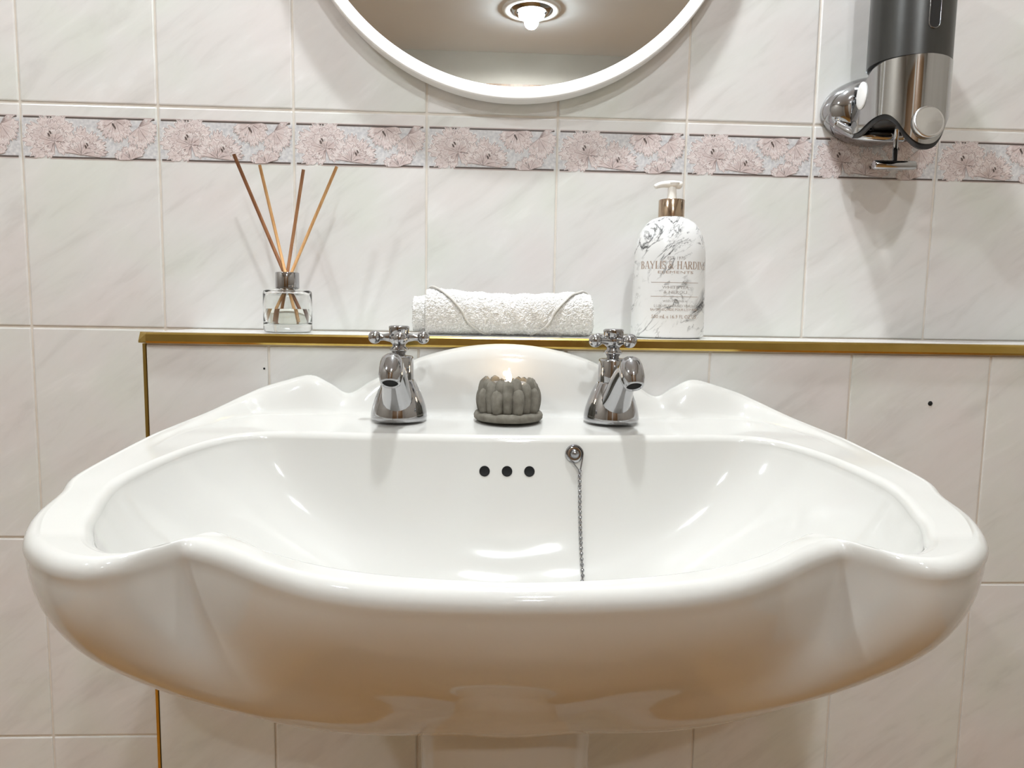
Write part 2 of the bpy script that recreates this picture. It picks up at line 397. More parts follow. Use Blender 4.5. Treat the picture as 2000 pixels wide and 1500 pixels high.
# boxed-in ledge
ledge = slab('wall_ledge', LEDGE_X + .002, RX1, LEDGE_Y + 0.0013, 0.0013, 0, LEDGE_Z - 0.004, M['grout'], 'boxed-in tiled ledge behind the basin')
FZ = ROWA - 0.2632
bxs = [LEDGE_X + 0.001] + [-0.2401 + PX * k for k in range(0, 10)] + [RX1]
for i in range(len(bxs) - 1):
    xa, xb = bxs[i] + .0011, bxs[i + 1] - .0011
    if xb - xa < 0.01: continue
    for r in range(4):
        z1 = FZ - r * PZ; z0 = z1 - PZ
        if z0 < 0: z0 = 0.0
        cut_tile(xa, xb, z0 + .0011, z1 - .0011, LEDGE_Y + 0.0035, ledge)
tx = [LEDGE_X + 0.001] + [X0 + PX * k for k in range(2, 12)] + [RX1]
for i in range(len(tx) - 1):
    me = bevel_box_mesh('tile', tx[i + 1] - tx[i] - .0022, 0.1085, 0.007, 0.001, M['tile'])
    put(me, 'ledge_tile', ((tx[i] + tx[i + 1]) / 2, -0.0555, LEDGE_Z - 0.0037), ledge)
# gold trims
def gold_trim():
    prof = [(0.0, 0.0), (-0.0035, -0.0005), (-0.0052, -0.0022), (-0.0052, -0.0092), (-0.0040, -0.0112), (0.006, -0.0112), (0.006, -0.0008)]
    v = []; f = []; n = len(prof)
    for x, mit in ((LEDGE_X - 0.004, 1), (LEDGE_X + 0.004, 0), (RX1 - .001, 0)):
        for (dy, dz) in prof:
            if mit: v.append((x - (0.002 if dz < -.006 else 0), LEDGE_Y + dy * 0.2 + .002, LEDGE_Z + 0.0002 + dz * (0.55 if dz > -.006 else 1)))
            else: v.append((x, LEDGE_Y + dy, LEDGE_Z + 0.0002 + dz))
    for k in range(2):
        for i in range(n):
            j = (i + 1) % n; f.append((k * n + i, k * n + j, (k + 1) * n + j, (k + 1) * n + i)[::-1])
    f.append(tuple(range(n))); f.append(tuple(range(2 * n, 3 * n))[::-1])
    return mobj('trim_1', v, f, M['gold'], smooth=False)
tag(gold_trim(), 'polished gold edging strip along the front of the tiled ledge', kind='structure')
t2 = MB().add(*box_vf(LEDGE_X - .0012, LEDGE_X + .0016, LEDGE_Y - .0008, LEDGE_Y + .010, 0.0, LEDGE_Z - .0115)).build('trim_2', M['gold'], smooth=False)
tag(t2, 'thin gold strip down the outer corner of the tiled ledge', kind='structure')
# patches of sealant and an old screw hole in the ledge face
def screw_hole(x, z, r):
    v, f = lathe_vf([(r, 0), (r * .9, .0004)], 12)
    o = mobj('screw_hole', [(x + a[0], LEDGE_Y - a[2] - .0002, z + a[1]) for a in v], [g[::-1] for g in f], M['hole'], ledge)
screw_hole(0.4567, ROWA - .3154, .0026); screw_hole(-0.2447, ROWA - .2871, .0011)

# ------------------------------------------------------------------ ceiling downlights
def downlight(x, y, w, where):
    root = empty('downlight', (x, y, CEIL)); tag(root, 'recessed round ceiling downlight ' + where, 'downlight', 'ceiling downlights')
    R = 0.125
    mobj('trim_ring', *lathe_vf([(R, 0), (R, -0.004), (R - .006, -0.009), (R - .030, -0.009), (R - .036, -0.005), (R - .036, -0.0005)], 48, cap0=False, cap1=False), M['white_paint'], root)
    mobj('reflector', *lathe_vf([(R - .036, -.0004), (R - .05, -0.016), (R - .060, -0.018), (R - .064, -.0008)], 48, cap0=False, cap1=False), M['chrome'], root)
    v, f = sphere_vf((0, 0, -0.024), 0.056, 24, 12, 1, 1, 0.42)
    b = mobj('bulb', v, f, M['bulb'], root)
    ld = bpy.data.lights.new('downlight_beam', 'SPOT'); ld.energy = w; ld.color = LAMP_COL
    ld.spot_size = math.radians(176); ld.spot_blend = 0.15; ld.shadow_soft_size = 0.03
    lo = bpy.data.objects.new('downlight_beam', ld); link(lo, root); lo.location = (0, 0, -0.052)
for l in LAMPS: downlight(*l)

# ------------------------------------------------------------------ basin
OUT = [(0, 0), (45, 0), (86, 0), (117, 0), (138, 0), (159, 0), (177, 0), (197, 0), (222, 0), (246, 3), (262, 20), (279, 55), (298, 105), (311, 170), (314, 225), (306, 255),
       (300, 290), (291, 315), (277, 338), (252, 362), (228, 373), (211, 368), (199, 352), (189, 341), (177, 346), (160, 358), (137, 377), (108, 396), (78, 407), (45, 412), (0, 414)]
INN = [(0, 122), (42, 121.5), (80, 120.5), (106, 119), (125, 118), (143, 116.5), (160, 115), (178, 113.5), (198, 114), (215, 117.5), (232, 127), (248, 146), (261, 173), (270, 206), (274, 236), (270, 260),
       (263, 283), (258, 300), (249, 318), (235, 340), (219, 353), (206, 351), (193, 337), (178, 319), (167, 323), (155, 333), (138, 350), (112, 368), (82, 381), (48, 389), (0, 394)]
TOPZ = [-258, -262, -273, -288, -299, -310.5, -301, -292.5, -298, -305.5, -313, -322, -330, -338.5, -344, -347.5, -350.5, -353] + [-354.5] * 13
def Zb(d): return np.interp(d, [0, 20, 120, 247, 330, 430], [-328, -328, -333, -347, -355, -355])
full = []
for (o, i, z) in zip(OUT, INN, TOPZ): full.append((o[0], o[1], i[0], i[1], z - float(Zb(o[1]))))
right = full; left = [(-a, b, -c, d, e) for a, b, c, d, e in full[1:-1]][::-1]
NA = 300
sp = crom(right + left, NA, closed=True)
sp[:, 4] = np.maximum(sp[:, 4], 0)
Oc, Ic, U = sp[:, 0:2], sp[:, 2:4], sp[:, 4]
nv = Ic - Oc; wd = np.linalg.norm(nv, axis=1); nv = nv / wd[:, None]
COLC, DRC = np.array([0.0, 168.0]), np.array([0.0, 232.0])
def ringdir(c, P):
    d = P - c; return d / np.linalg.norm(d, axis=1)[:, None]
cring = COLC + ringdir(COLC, Oc) * np.array([74.0, 72.0])
dring = DRC + ringdir(DRC, Ic) * 23.0
back = 1 - sstep(0, 60, Oc[:, 1])                      # 1 along the wall side
ro = 8.5 * (1 - back) + 4.5 * back                    # outer lip radius
topz = Zb(Oc[:, 1]) + U
rings = []
lipb = 18.0
a0 = math.radians(-30)
def lip(a):
    off = ro * (1 - math.cos(a)); return Oc + nv * off[:, None], topz - ro + ro * math.sin(a)
p0, z0 = lip(a0)
ZBOT = -530.0
PROF = [(0, 0), (.02, .07), (.055, .16), (.10, .25), (.155, .345), (.22, .435), (.30, .54), (.39, .635), (.49, .725), (.6, .80), (.7, .865), (.8, .92), (.9, .965), (1, 1)]
PROF = crom(PROF, 26)
_dx = np.abs(ringdir(COLC, Oc)[:, 0]); sidew = sstep(.25, .85, _dx)
def csmooth(P, sig):
    if sig < .3: return P
    m_ = int(sig * 3) + 1; w_ = np.exp(-.5 * (np.arange(-m_, m_ + 1) / sig) ** 2); w_ /= w_.sum()
    return sum(w_[j + m_] * np.roll(P, j, axis=0) for j in range(-m_, m_ + 1))
for p, q in PROF[::-1][:-1]:
    sg = 17.0 * min(1.0, (q * 1.45) ** 1.35); sm = csmooth(p0, sg); smz = csmooth(z0[:, None], sg)[:, 0]
    pe = (p ** (1 + 0.48 * sidew))[:, None] if p > 0 else np.zeros((NA, 1))
    P = sm * (1 - pe) + cring * pe; z = smz * (1 - q) + ZBOT * q
    P[:, 1] = np.maximum(P[:, 1], 0.3)
    rings.append((P, z))
for a in np.linspace(a0, PI / 2, 9):
    rings.append(lip(a))
ri = 7.5
for t in np.linspace(0.02, 1, 30):
    off = ro + (wd - ro - ri) * t
    P = Oc + nv * off[:, None]
    base = Zb(P[:, 1])
    uw = 13.0 * back + 10.0 * (1 - back)
    k = 1 - sstep(0.0, 1.0, (off - uw) / (20.0 * back + 24.0 * (1 - back)))
    k2 = np.clip((off - ro) / (uw), 0, 1)
    z = base + np.maximum(U - 5.0 * back * k2, 0) * k
    rings.append((P, z))
zi = Zb(Oc[:, 1] + nv[:, 1] * (wd - ri))
bowl_start = None
for a in np.linspace(84, 8, 14):
    a = math.radians(a); off = wd - ri + ri * math.cos(a)
    rings.append((Oc + nv * off[:, None], zi - ri + ri * math.sin(a)))
pb, zbw = rings[-1]
BPROF = crom([(0, 0), (.03, .10), (.065, .20), (.105, .30), (.15, .40), (.21, .51), (.28, .61), (.37, .715), (.48, .81), (.6, .885), (.72, .94), (.85, .98), (1, 1)], 34)
ZDR = -478.0
bowl0 = len(rings) - 1
for p, q in BPROF[1:]:
    sg = 16.0 * min(1.0, (q * 1.4) ** 1.6); sm = csmooth(pb, sg); smz = csmooth(zbw[:, None], sg)[:, 0]
    rings.append((sm * (1 - p) + dring * p, smz * (1 - q) + ZDR * q))
nb = len(rings)
def W3(P, z): return np.stack([P[:, 0] / 1000, LEDGE_Y - 0.0012 - P[:, 1] / 1000, ROWA + z / 1000], 1)
R3 = [W3(P, z) for P, z in rings]
verts = np.concatenate(R3); faces = []
for k in range(nb - 1):
    for i in range(NA):
        j = (i + 1) % NA; faces.append((k * NA + i, (k + 1) * NA + i, (k + 1) * NA + j, k * NA + j))
faces.append(tuple(range(NA))); faces.append(tuple(range((nb - 1) * NA, nb * NA))[::-1])
basin = empty('wash_basin', (0, LEDGE_Y - .18, ROWA - .5)); boff = Vector(basin.location)
tag(basin, 'white scalloped ceramic wash basin with arched upstand', 'basin')
bo = mobj('bowl', [Vector(v) - boff for v in verts], faces, M['ceramic'], basin)
bm = bmesh.new(); bm.from_mesh(bo.data); bmesh.ops.recalc_face_normals(bm, faces=list(bm.faces)); bm.to_mesh(bo.data); bm.free()
def bowl_pt(x, r):
    """point on the back wall of the bowl at lateral x (m) on ring r (float)"""
    k = int(r); t = r - k; A = R3[k] * (1 - t) + R3[min(k + 1, nb - 1)] * t
    idx = [i for i in range(NA) if A[i, 1] > -0.40 and abs(A[i, 0]) < .2]
    idx = sorted([i for i in idx if (i < NA * .2 or i > NA * .8)], key=lambda i: A[i, 0])
    xs = A[idx, 0]; return Vector((x, np.interp(x, xs, A[idx, 1]), np.interp(x, xs, A[idx, 2])))
def bowl_at_z(x, z):
    rs = np.linspace(bowl0 - 3, nb - 1.01, 300); zs = [bowl_pt(x, r).z for r in rs]
    k = int(np.argmin(np.abs(np.array(zs) - z))); return rs[k]
def bowl_frame(x, z):
    r = bowl_at_z(x, z); p = bowl_pt(x, r); tx = (bowl_pt(x + .004, r) - bowl_pt(x - .004, r)).normalized()
    tz = (bowl_pt(x, r - .4) - bowl_pt(x, r + .4)).normalized(); n = tx.cross(tz).normalized()
    if n.y > 0: n = -n
    return p, tx, n.cross(tx) if n.cross(tx).z > 0 else -n.cross(tx), n
for x in (-0.0198, -0.0003, 0.0192):
    p, tx, tz, n = bowl_frame(x, ROWA - .3628)
    v, f = lathe_vf([(0.0046, 0.0), (0.0046, 0.0004), (0.0041, 0.0006), (0.0036, 0.0002)], 24)
    o = mobj('overflow_hole_shade', [p + tx * a[0] + tz * a[1] + n * a[2] - boff for a in v], f, M['hole'], basin)  # disc on the bowl surface, coloured as the shade in an overflow hole
    o['label'] = 'round black disc painted as a shaded overflow hole in the back of the bowl'
dz = ROWA + ZDR / 1000; dy = LEDGE_Y - .0012 - DRC[1] / 1000
v, f = lathe_vf([(.0245, -.002), (.0245, .0012), (.020, .0018), (.017, .0004), (.0165, -.002)], 32, 0, 0)
o = mobj('waste_ring', [Vector((a[0], dy + a[1], dz + a[2])) - boff for a in v], f, M['chrome'], basin)
o['label'] = 'chrome waste ring in the bottom of the bowl'
# pedestal
ped = empty('basin_pedestal', (0, LEDGE_Y - .0012 - COLC[1] / 1000, 0)); tag(ped, 'white ceramic pedestal column under the wash basin', 'pedestal')
zt = ROWA - .53 - .0006
mobj('column', *lathe_vf([(.105, .022), (.100, .06), (.080, .14), (.070, .28), (.068, .45), (.0705, .57), (.0725, zt - .004), (.0712, zt)], 64), M['ceramic'], ped)
mobj('foot', *lathe_vf([(.116, 0), (.118, .006), (.116, .018), (.106, .0218)], 64), M['ceramic'], ped)

def deck_z(x, y):
    """height of the tap deck (world) under a point"""
    d = (LEDGE_Y - .0012 - y) * 1000; return ROWA + float(Zb(d)) / 1000
# ------------------------------------------------------------------ taps
def tap(x, y, rz, hrot, label):
    z = max(deck_z(x, y + .026), deck_z(x, y)) + .0003
    root = empty('basin_tap', (x, y, z), rz); tag(root, label, 'tap', 'pair of basin taps')
    # body: flared round foot rising to a column
    prof = [(.0262, 0), (.0266, .003), (.0262, .007), (.0250, .013), (.0228, .020), (.0200, .027), (.0170, .033), (.0150, .0365), (.0142, .038)]
    mobj('body', *lathe_vf(prof, 40), M['chrome'], root)
    mobj('collar', *lathe_vf([(.0135, .036), (.0138, .037), (.0136, .058), (.0128, .0598), (.0105, .0604)], 40), M['chrome'], root)
    mobj('stem', *lathe_vf([(.0060, .058), (.0058, .0625), (.0085, .0650), (.0090, .0668), (.0062, .0690), (.0062, .074)], 28), M['chrome'], root)
    # spout arm springing from the front of the foot, ending in a rounded head that points down
    path = crom([(0, -.008, .014), (0, -.020, .026), (0, -.036, .043), (0, -.048, .0525), (0, -.0555, .0535)], 16)
    rr = np.interp(np.linspace(0, 1, 16), [0, .35, .75, 1], [.0165, .0125, .0098, .0088])
    mobj('spout', *tube_vf(path, list(rr), 20), M['chrome'], root)
    head = MB()
    hp = [(.0030, .0655), (.0068, .0648), (.0092, .0622), (.0104, .0575), (.0108, .0515), (.0107, .0455), (.0103, .0440), (.0101, .0436), (.0088, .0385), (.0076, .0372), (.0070, .0372), (.0068, .041)]
    v, f = lathe_vf(hp, 32, 0, 0, cap1=True)
    # tilt the head so that its mouth leans forward and down
    Rm = Matrix.Rotation(math.radians(-36), 4, 'X'); c = Vector((0, 0, .0515))
    vv = [(Rm @ (Vector(a) - c)) + c + Vector((0, -.0585, 0)) for a in v]
    ho = mobj('spout_head', vv, [g[::-1] for g in f], M['chrome'], root)
    v, f = lathe_vf([(.0069, .0388), (.0060, .0386), (.0004, .0386)], 24)
    vv = [(Rm @ (Vector(a) - c)) + c + Vector((0, -.0585, 0)) for a in v]
    mobj('mouth_shade', vv, f, M['hole'], ho)  # dark disc coloured as the shade inside the spout mouth
    # cross handle
    h = MB()
    h.add(*lathe_vf([(.0066, .0715), (.0098, .0745), (.0104, .0775), (.0100, .0790), (.0085, .0800)], 28))
    for q in range(4):
        a = hrot + q * PI / 2; dx, dy_ = math.cos(a), math.sin(a)
        pth = [(dx * t, dy_ * t, .0775) for t in (.006, .010, .0145, .0185)]
        h.add(*tube_vf(pth, [.0050, .0040, .0031, .0036], 14))
        h.add(*sphere_vf((dx * .0225, dy_ * .0225, .0775), .0062, 18, 12))
    hd = h.build('cross_handle', M['chrome'], root)
    mobj('handle_cap', *lathe_vf([(.0080, .0795), (.0092, .0815), (.0097, .0865), (.0097, .0878), (.0080, .0886), (.0074, .0884)], 32), M['chrome'], hd)
    return root
tap(-.1013, -.1765, math.radians(0), math.radians(8), 'chrome pillar tap with cross handle, on the reed diffuser side of the candle')
tap(.1022, -.1765, math.radians(6), math.radians(25), 'chrome pillar tap with cross handle, on the soap bottle side of the candle')

# ------------------------------------------------------------------ plug chain
cz = empty('plug_chain', (0, 0, 0)); tag(cz, 'silver ball chain with plug hanging from a stay in the basin', 'chain')
p, tx, tz, n = bowl_frame(.0585, ROWA - .3475)
cz.location = p; co = Vector(p)
v, f = lathe_vf([(.0078, .0), (.0082, .0008), (.0075, .0019), (.0055, .0021)], 24)
mobj('stay_plate', [tx * a[0] + tz * a[1] + n * a[2] for a in v], f, M['chrome'], cz)
v, f = sphere_vf((0, 0, .0035), .0042, 18, 10, 1, 1, .8); mobj('stay_ball', [tx * a[0] + tz * a[1] + n * a[2] for a in v], f, M['chrome_dark'], cz)
loop = []
for i in range(28):
    a = 2 * PI * i / 28; s = math.sin(a); yy = s * .0072 if s > 0 else s * .0150
    xx = math.cos(a) * .0074 * (1 if s > 0 else (1 + s * .75)) + (.0045 * -s if s < 0 else 0)
    loop.append(tx * xx + tz * yy + n * .0028)
mobj('wire_loop', *tube_vf(loop, .0006, 8, closed=True), M['chrome_dark'], cz)
ch = MB(); r0 = bowl_at_z(.0635, ROWA - .366)
pts = []
for r in np.linspace(r0, nb - 1.2, 260):
    t = (r - r0) / (nb - 1.2 - r0); x = .0630 * (1 - sstep(.55, 1.0, t)) + .006 * sstep(.55, 1, t)
    q = bowl_pt(x, r); pts.append(q)
start = co + tx * .0045 - tz * .0150 + n * .0028
path = [start]
for q in pts:
    path.append(q + Vector((0, -.0022, .0018)))
acc = 0.0; last = path[0]; beads = [path[0]]
for q in path[1:]:
    acc += (q - last).length; last = q
    if acc >= .0041: beads.append(q); acc = 0
for i, q in enumerate(beads):
    ch.add(*sphere_vf(q - co, .0017, 8, 6))
    if i: ch.add(*tube_vf([beads[i - 1] - co, q - co], .0005, 5))
bc = ch.build('bead_chain', M['chrome_dark'], cz); bc['label'] = 'string of tiny steel beads'
pl = Vector((.004, dy, dz + .0022))
v, f = lathe_vf([(.019, 0), (.021, .003), (.0205, .007), (.008, .0085)], 28)
mobj('plug', [Vector(a) + pl - co for a in v], f, M['black'], cz)

# ------------------------------------------------------------------ lotus candle holder and tealight
CX, CY = .003, -.1735
hz = max(deck_z(CX, CY + .033), deck_z(CX, CY)) + .0003
lot = empty('lotus_candle_holder', (CX, CY, hz)); tag(lot, 'grey concrete lotus shaped candle holder on the basin deck', 'candle holder')
rng = random.Random(5)
v, f = lathe_vf([(.0315, 0), (.0330, .0015), (.0333, .0045), (.0322, .0070), (.0295, .0078)], 56)
v = [(a[0] * (1 + .012 * math.sin(3 * math.atan2(a[1], a[0]))), a[1] * (1 + .01 * math.cos(2 * math.atan2(a[1], a[0]) + 1)), a[2] + (.0008 * noise.noise(Vector((a[0] * 90, a[1] * 90, 0))) if a[2] > .003 else 0)) for a in v]
mobj('base', v, f, M['concrete'], lot)
mobj('cup', *lathe_vf([(.0250, .0072), (.0258, .016), (.0250, .028), (.0240, .0318), (.0216, .0322), (.0208, .0300), (.0206, .0200)], 48, cap0=False), M['concrete'], lot)
def lpetal(ang, r0, zb_, h, w, th, lean):
    v = []; f = []; nu, nw = 9, 9
    ca, sa = math.cos(ang), math.sin(ang)
    for side in (1, 0):
        for i in range(nu + 1):
            t = i / nu; z = zb_ + h * (1 - (1 - t) ** 1.15)
            half = w * (0.72 + 0.55 * t) if t < .5 else w * 0.995 * math.sqrt(max(0.0, 1 - ((t - .5) / .5) ** 2.3))
            for j in range(nw + 1):
                s = -1 + 2 * j / nw
                bulge = th * (1 - s * s) ** .6 * (math.sin(PI * min(1, .18 + .82 * t)) ** .5 * .8 + .2) if side else -.0015
                rr = r0 + lean * math.sin(t * PI * .9) + bulge
                tv = half * s; v.append((ca * rr - sa * tv, sa * rr + ca * tv, z))
    m = (nu + 1) * (nw + 1)
    for side in (0, 1):
        for i in range(nu):
            for j in range(nw):
                q = (side * m + i * (nw + 1) + j, side * m + i * (nw + 1) + j + 1, side * m + (i + 1) * (nw + 1) + j + 1, side * m + (i + 1) * (nw + 1) + j)
                f.append(q if side == 0 else q[::-1])
    for i in range(nu):
        for j in (0, nw):
            a, b = i * (nw + 1) + j, (i + 1) * (nw + 1) + j; f.append((a, b, m + b, m + a) if j == 0 else (a, m + a, m + b, b))
    for j in range(nw): f.append((j + 1, j, m + j, m + j + 1))
    for j in range(nw): a = nu * (nw + 1) + j; f.append((a, a + 1, m + a + 1, m + a))
    return v, f
for k in range(9):
    a = -PI / 2 + math.radians(17) + k * 2 * PI / 9 + rng.uniform(-.05, .05)
    mobj('outer_petal', *lpetal(a, .0252, .0066, .0245 + rng.uniform(-.0015, .0015), .0064, .0060, .0010), M['concrete'], lot)
for k in range(9):
    a = -PI / 2 + math.radians(-3) + k * 2 * PI / 9 + rng.uniform(-.05, .05)
    mobj('inner_petal', *lpetal(a, .0238, .0070, .0305 + rng.uniform(-.001, .002), .0062, .0054, .0008), M['concrete'], lot)
for k in range(9):
    a = -PI / 2 + math.radians(17) + k * 2 * PI / 9 + rng.uniform(-.05, .05)
    mobj('inner_petal', *lpetal(a, .0222, .0150, .0245 + rng.uniform(-.001, .002), .0062, .0052, .0004), M['concrete'], lot)
tl = empty('tealight', (CX, CY, hz + .0203)); tag(tl, 'lit tealight candle inside the grey lotus holder', 'candle')
mobj('cup', *lathe_vf([(.0180, 0), (.0188, .0010), (.0190, .0148), (.0184, .0148), (.0180, .0120)], 40, cap1=False), M['foil'], tl)
mobj('wax', *lathe_vf([(.0178, .0015), (.0182, .0125), (.0150, .0132), (.004, .0128)], 40), M['wax'], tl)
mobj('wick', *tube_vf([(0, 0, .012), (.0003, 0, .0165)], .0007, 8), M['wick'], tl)
mobj('flame', *lathe_vf([(.0004, .0145), (.0020, .0160), (.0029, .0185), (.0027, .0212), (.0016, .0245), (.0004, .0285)], 16), M['flame'], tl)
fl = bpy.data.lights.new('flame_light', 'POINT'); fl.energy = 0.006; fl.color = (1, .62, .36); fl.shadow_soft_size = .004
fo = link(bpy.data.objects.new('flame_light', fl), tl); fo.location = (0, 0, .033)

# ------------------------------------------------------------------ reed diffuser
DX, DY, DZ = -.2343, -.0640, LEDGE_Z + .0003
df = empty('diffuser_bottle', (DX, DY, DZ)); tag(df, 'clear round glass reed diffuser bottle with chrome cap on ledge', 'bottle')
R = .0256
outer = [(.0005, 0), (.0225, 0), (.0248, .0008), (.0256, .0030), (.0256, .0415), (.0250, .0440), (.0230, .0455), (.0112, .0460), (.0105, .0475), (.0105, .0500)]
inner = [(.0080, .0500), (.0080, .0460), (.0095, .0435), (.0210, .0425), (.0228, .0400), (.0228, .0105), (.0215, .0088), (.0005, .0082)]
mobj('glass', *lathe_vf(outer + inner, 56, cap0=False, cap1=False), M['glass'], df, auto=math.radians(50))
mobj('oil', *lathe_vf([(.0004, .0084), (.0213, .0090), (.02265, .0107), (.02265, .0250), (.0215, .0248), (.0004, .0247)], 56), M['oil'], df)
cap = [(.0104, .0466), (.0122, .0466), (.0125, .0472), (.0125, .0635), (.0121, .0641), (.0070, .0641), (.0066, .0636), (.0066, .0500), (.0104, .0500)]
v, f = lathe_vf(cap, 48, cap0=False, cap1=False)
nn = 48; f += [((len(cap) - 1) * nn + i, (len(cap) - 1) * nn + (i + 1) % nn, (i + 1) % nn, i) for i in range(nn)]
mobj('cap', v, f, M['chrome'], df, auto=math.radians(40))
STICKS = [('dark brown reed stick leaning towards the gold corner trim', 'reed_d', (-.2862, -.070, 1.0845), (-.2382, -.0655), (.0175, .003), .0019),
          ('pale reed stick, second from the dark brown reed', 'reed_l', (-.2650, -.052, 1.0775), (-.2352, -.0610), (.0120, -.009), .0017),
          ('mid brown reed stick standing most upright in the diffuser', 'reed_m', (-.2150, -.066, 1.0715), (-.2340, -.0680), (-.0105, .006), .0018),
          ('light tan reed stick leaning towards the rolled towel', 'reed_l', (-.1815, -.058, 1.0770), (-.2305, -.0645), (-.0175, -.004), .0017)]
for lab, mk, top, neck, bot, r in STICKS:
    b = Vector((DX + bot[0], DY + bot[1], DZ + .0092 + .0019)); t = Vector(top); mid = Vector((neck[0], neck[1], DZ + .062))
    # straight stick from top to bottom
    o = mobj('reed_stick', *tube_vf([Vector((0, 0, 0)), (t - b) * .5, t - b], r, 12), M[mk]); o.location = b
    tag(o, lab, 'reed stick', 'reeds in the diffuser')

# ------------------------------------------------------------------ rolled towel
TX, TY = 0.0, -.0630
tw = empty('rolled_towel', (TX, TY, LEDGE_Z + .0004)); tag(tw, 'rolled white terry towel with hemmed flap lying on the ledge', 'towel')
def sect(phi, s, grow=0.0):
    """cross section of the roll; phi 0 = front, 90 = top; s in 0..1 along the roll"""
    top = np.interp(s, [0, .06, .25, .5, .75, .95, 1], [.0475, .0490, .0448, .0425, .0438, .0468, .0450]); hy = .0265; hz_ = top / 2
    c, n_ = math.cos(phi), math.sin(phi); e = 0.86 if n_ > 0 else 0.62
    y = -(hy + grow) * math.copysign(abs(c) ** e, c); z = hz_ + (hz_ + grow * (1 if n_ > 0 else 0)) * math.copysign(abs(n_) ** e, n_)
    return y, z
def fuzz(p, amp):
    q = Vector(p) * 420; return amp * (noise.noise(q) + .6 * noise.noise(q * 2.1))
def roll(x0, x1, sc, nx, nphi, amp, name, dy=0.0):
    v = []; f = []
    xs = list(np.linspace(x0, x1, nx))
    ringsx = [(xs[0] + .004, .25), (xs[0] + .001, .62), (xs[0], .86)] + [(x, 1) for x in xs[1:-1]] + [(xs[-1], .86), (xs[-1] - .001, .62), (xs[-1] - .004, .25)]
    for x, k in ringsx:
        s = min(max((x + .092) / .19, 0), 1)
        for i in range(nphi):
            ph = 2 * PI * i / nphi; y, z = sect(ph, s); cz_ = .0225
            y = y * sc * k + dy; z = cz_ + (z - cz_) * sc * k
            if sc < 1: z -= (1 - sc) * .008
            d = fuzz((x, y * 1.0, z), amp); L = math.hypot(y, z - cz_) or 1
            zz = z + (z - cz_) / L * d
            v.append((x + fuzz((z, x, y), amp) * .8, y + y / L * d, max(zz, .0002)))
    m = len(ringsx)
    for k in range(m - 1):
        for i in range(nphi):
            j = (i + 1) % nphi; f.append((k * nphi + i, k * nphi + j, (k + 1) * nphi + j, (k + 1) * nphi + i))
    f.append(tuple(range(nphi))[::-1]); f.append(tuple(range((m - 1) * nphi, m * nphi)))
    return mobj(name, v, f, M['terry'], tw)
roll(-.0840, .0960, 1.0, 300, 190, .0012, 'roll')
roll(-.0985, -.0700, .80, 44, 120, .0012, 'inner_roll', .004)
roll(.080, .0985, .78, 34, 120, .0010, 'inner_roll', .004)
# triangular flap wrapped over the front with a hem along its edges
nph, nxx = 60, 170; v = []; f = []; hemL, hemR = [], []
ph0, ph1 = math.radians(112), math.radians(-62)
for lay_, grow in ((0, .0024), (1, .0004)):
    for i in range(nph + 1):
        t = i / nph; ph = ph0 + (ph1 - ph0) * t
        xl = np.interp(t, [0, .12, 1], [-.0830, -.0780, -.0180]); xr = np.interp(t, [0, .12, 1], [.0950, .0860, .0290])
        for j in range(nxx + 1):
            x = xl + (xr - xl) * j / nxx; s = min(max((x + .092) / .19, 0), 1)
            y, z = sect(ph, s, grow)
            d = fuzz((x, y + .3, z), .0012) if lay_ == 0 and 2 < j < nxx - 2 else 0
            w_ = .0006 * math.sin(x * 260 + z * 180) * (1 if lay_ == 0 else 0)
            v.append((x, y - (d + w_) * math.cos(ph), max(z + (d + w_) * math.sin(ph), .0003)))
            if lay_ == 0 and j == 0: hemL.append(Vector(v[-1]))
            if lay_ == 0 and j == nxx: hemR.append(Vector(v[-1]))
m = (nph + 1) * (nxx + 1)
for l in (0, 1):
    for i in range(nph):
        for j in range(nxx):
            a = l * m + i * (nxx + 1) + j; q = (a, a + 1, a + nxx + 2, a + nxx + 1); f.append(q[::-1] if l == 0 else q)
for i in range(nph):
    for j in (0, nxx):
        a, b = i * (nxx + 1) + j, (i + 1) * (nxx + 1) + j; f.append((a, b, m + b, m + a))
flap = mobj('flap', v, f, M['terry'], tw)
for h in (hemL, hemR): mobj('hem', *tube_vf(h, .0012, 8), M['hem'], flap)

# ------------------------------------------------------------------ soap pump bottle
SX, SY = .1838, -.0610
sb = empty('soap_bottle', (SX, SY, LEDGE_Z + .0003)); tag(sb, 'marble print hand wash bottle with bronze collar and white pump', 'soap bottle')
HX, HY = .0397, .0300
BPR = [(.90, 0), (.965, .0012), (1.0, .0040), (1.0, .020), (.985, .060), (.965, .0905), (.945, .0985), (.905, .1065), (.845, .1135), (.765, .1195), (.67, .1245), (.56, .1283), (.46, .1302), (.37, .1308), (.365, .1318)]
def bott(zq): return np.interp(zq, [b[1] for b in BPR], [b[0] for b in BPR])
def bsec(a, k):
    ex = 2 / 2.5; hx = HX * k; hy = HY * k if k > .6 else HY * k + (HX * k - HY * k) * (.6 - k) / .235
    c, s = math.cos(a), math.sin(a)
    return hx * math.copysign(abs(c) ** ex, c) if k > .6 else hx * c, hy * math.copysign(abs(s) ** ex, s) if k > .6 else hy * s
prof = crom(BPR, 44); n = 72; v = []; f = []
for k, z in prof:
    for i in range(n):
        a = 2 * PI * i / n; x, y = bsec(a, k); v.append((x, y, max(z, 0)))
for k in range(len(prof) - 1):
    for i in range(n):
        j = (i + 1) % n; f.append((k * n + i, k * n + j, (k + 1) * n + j, (k + 1) * n + i))
f.append(tuple(range(n))[::-1]); f.append(tuple(range((len(prof) - 1) * n, len(prof) * n)))
body = mobj('body', v, f, M['marble'], sb)
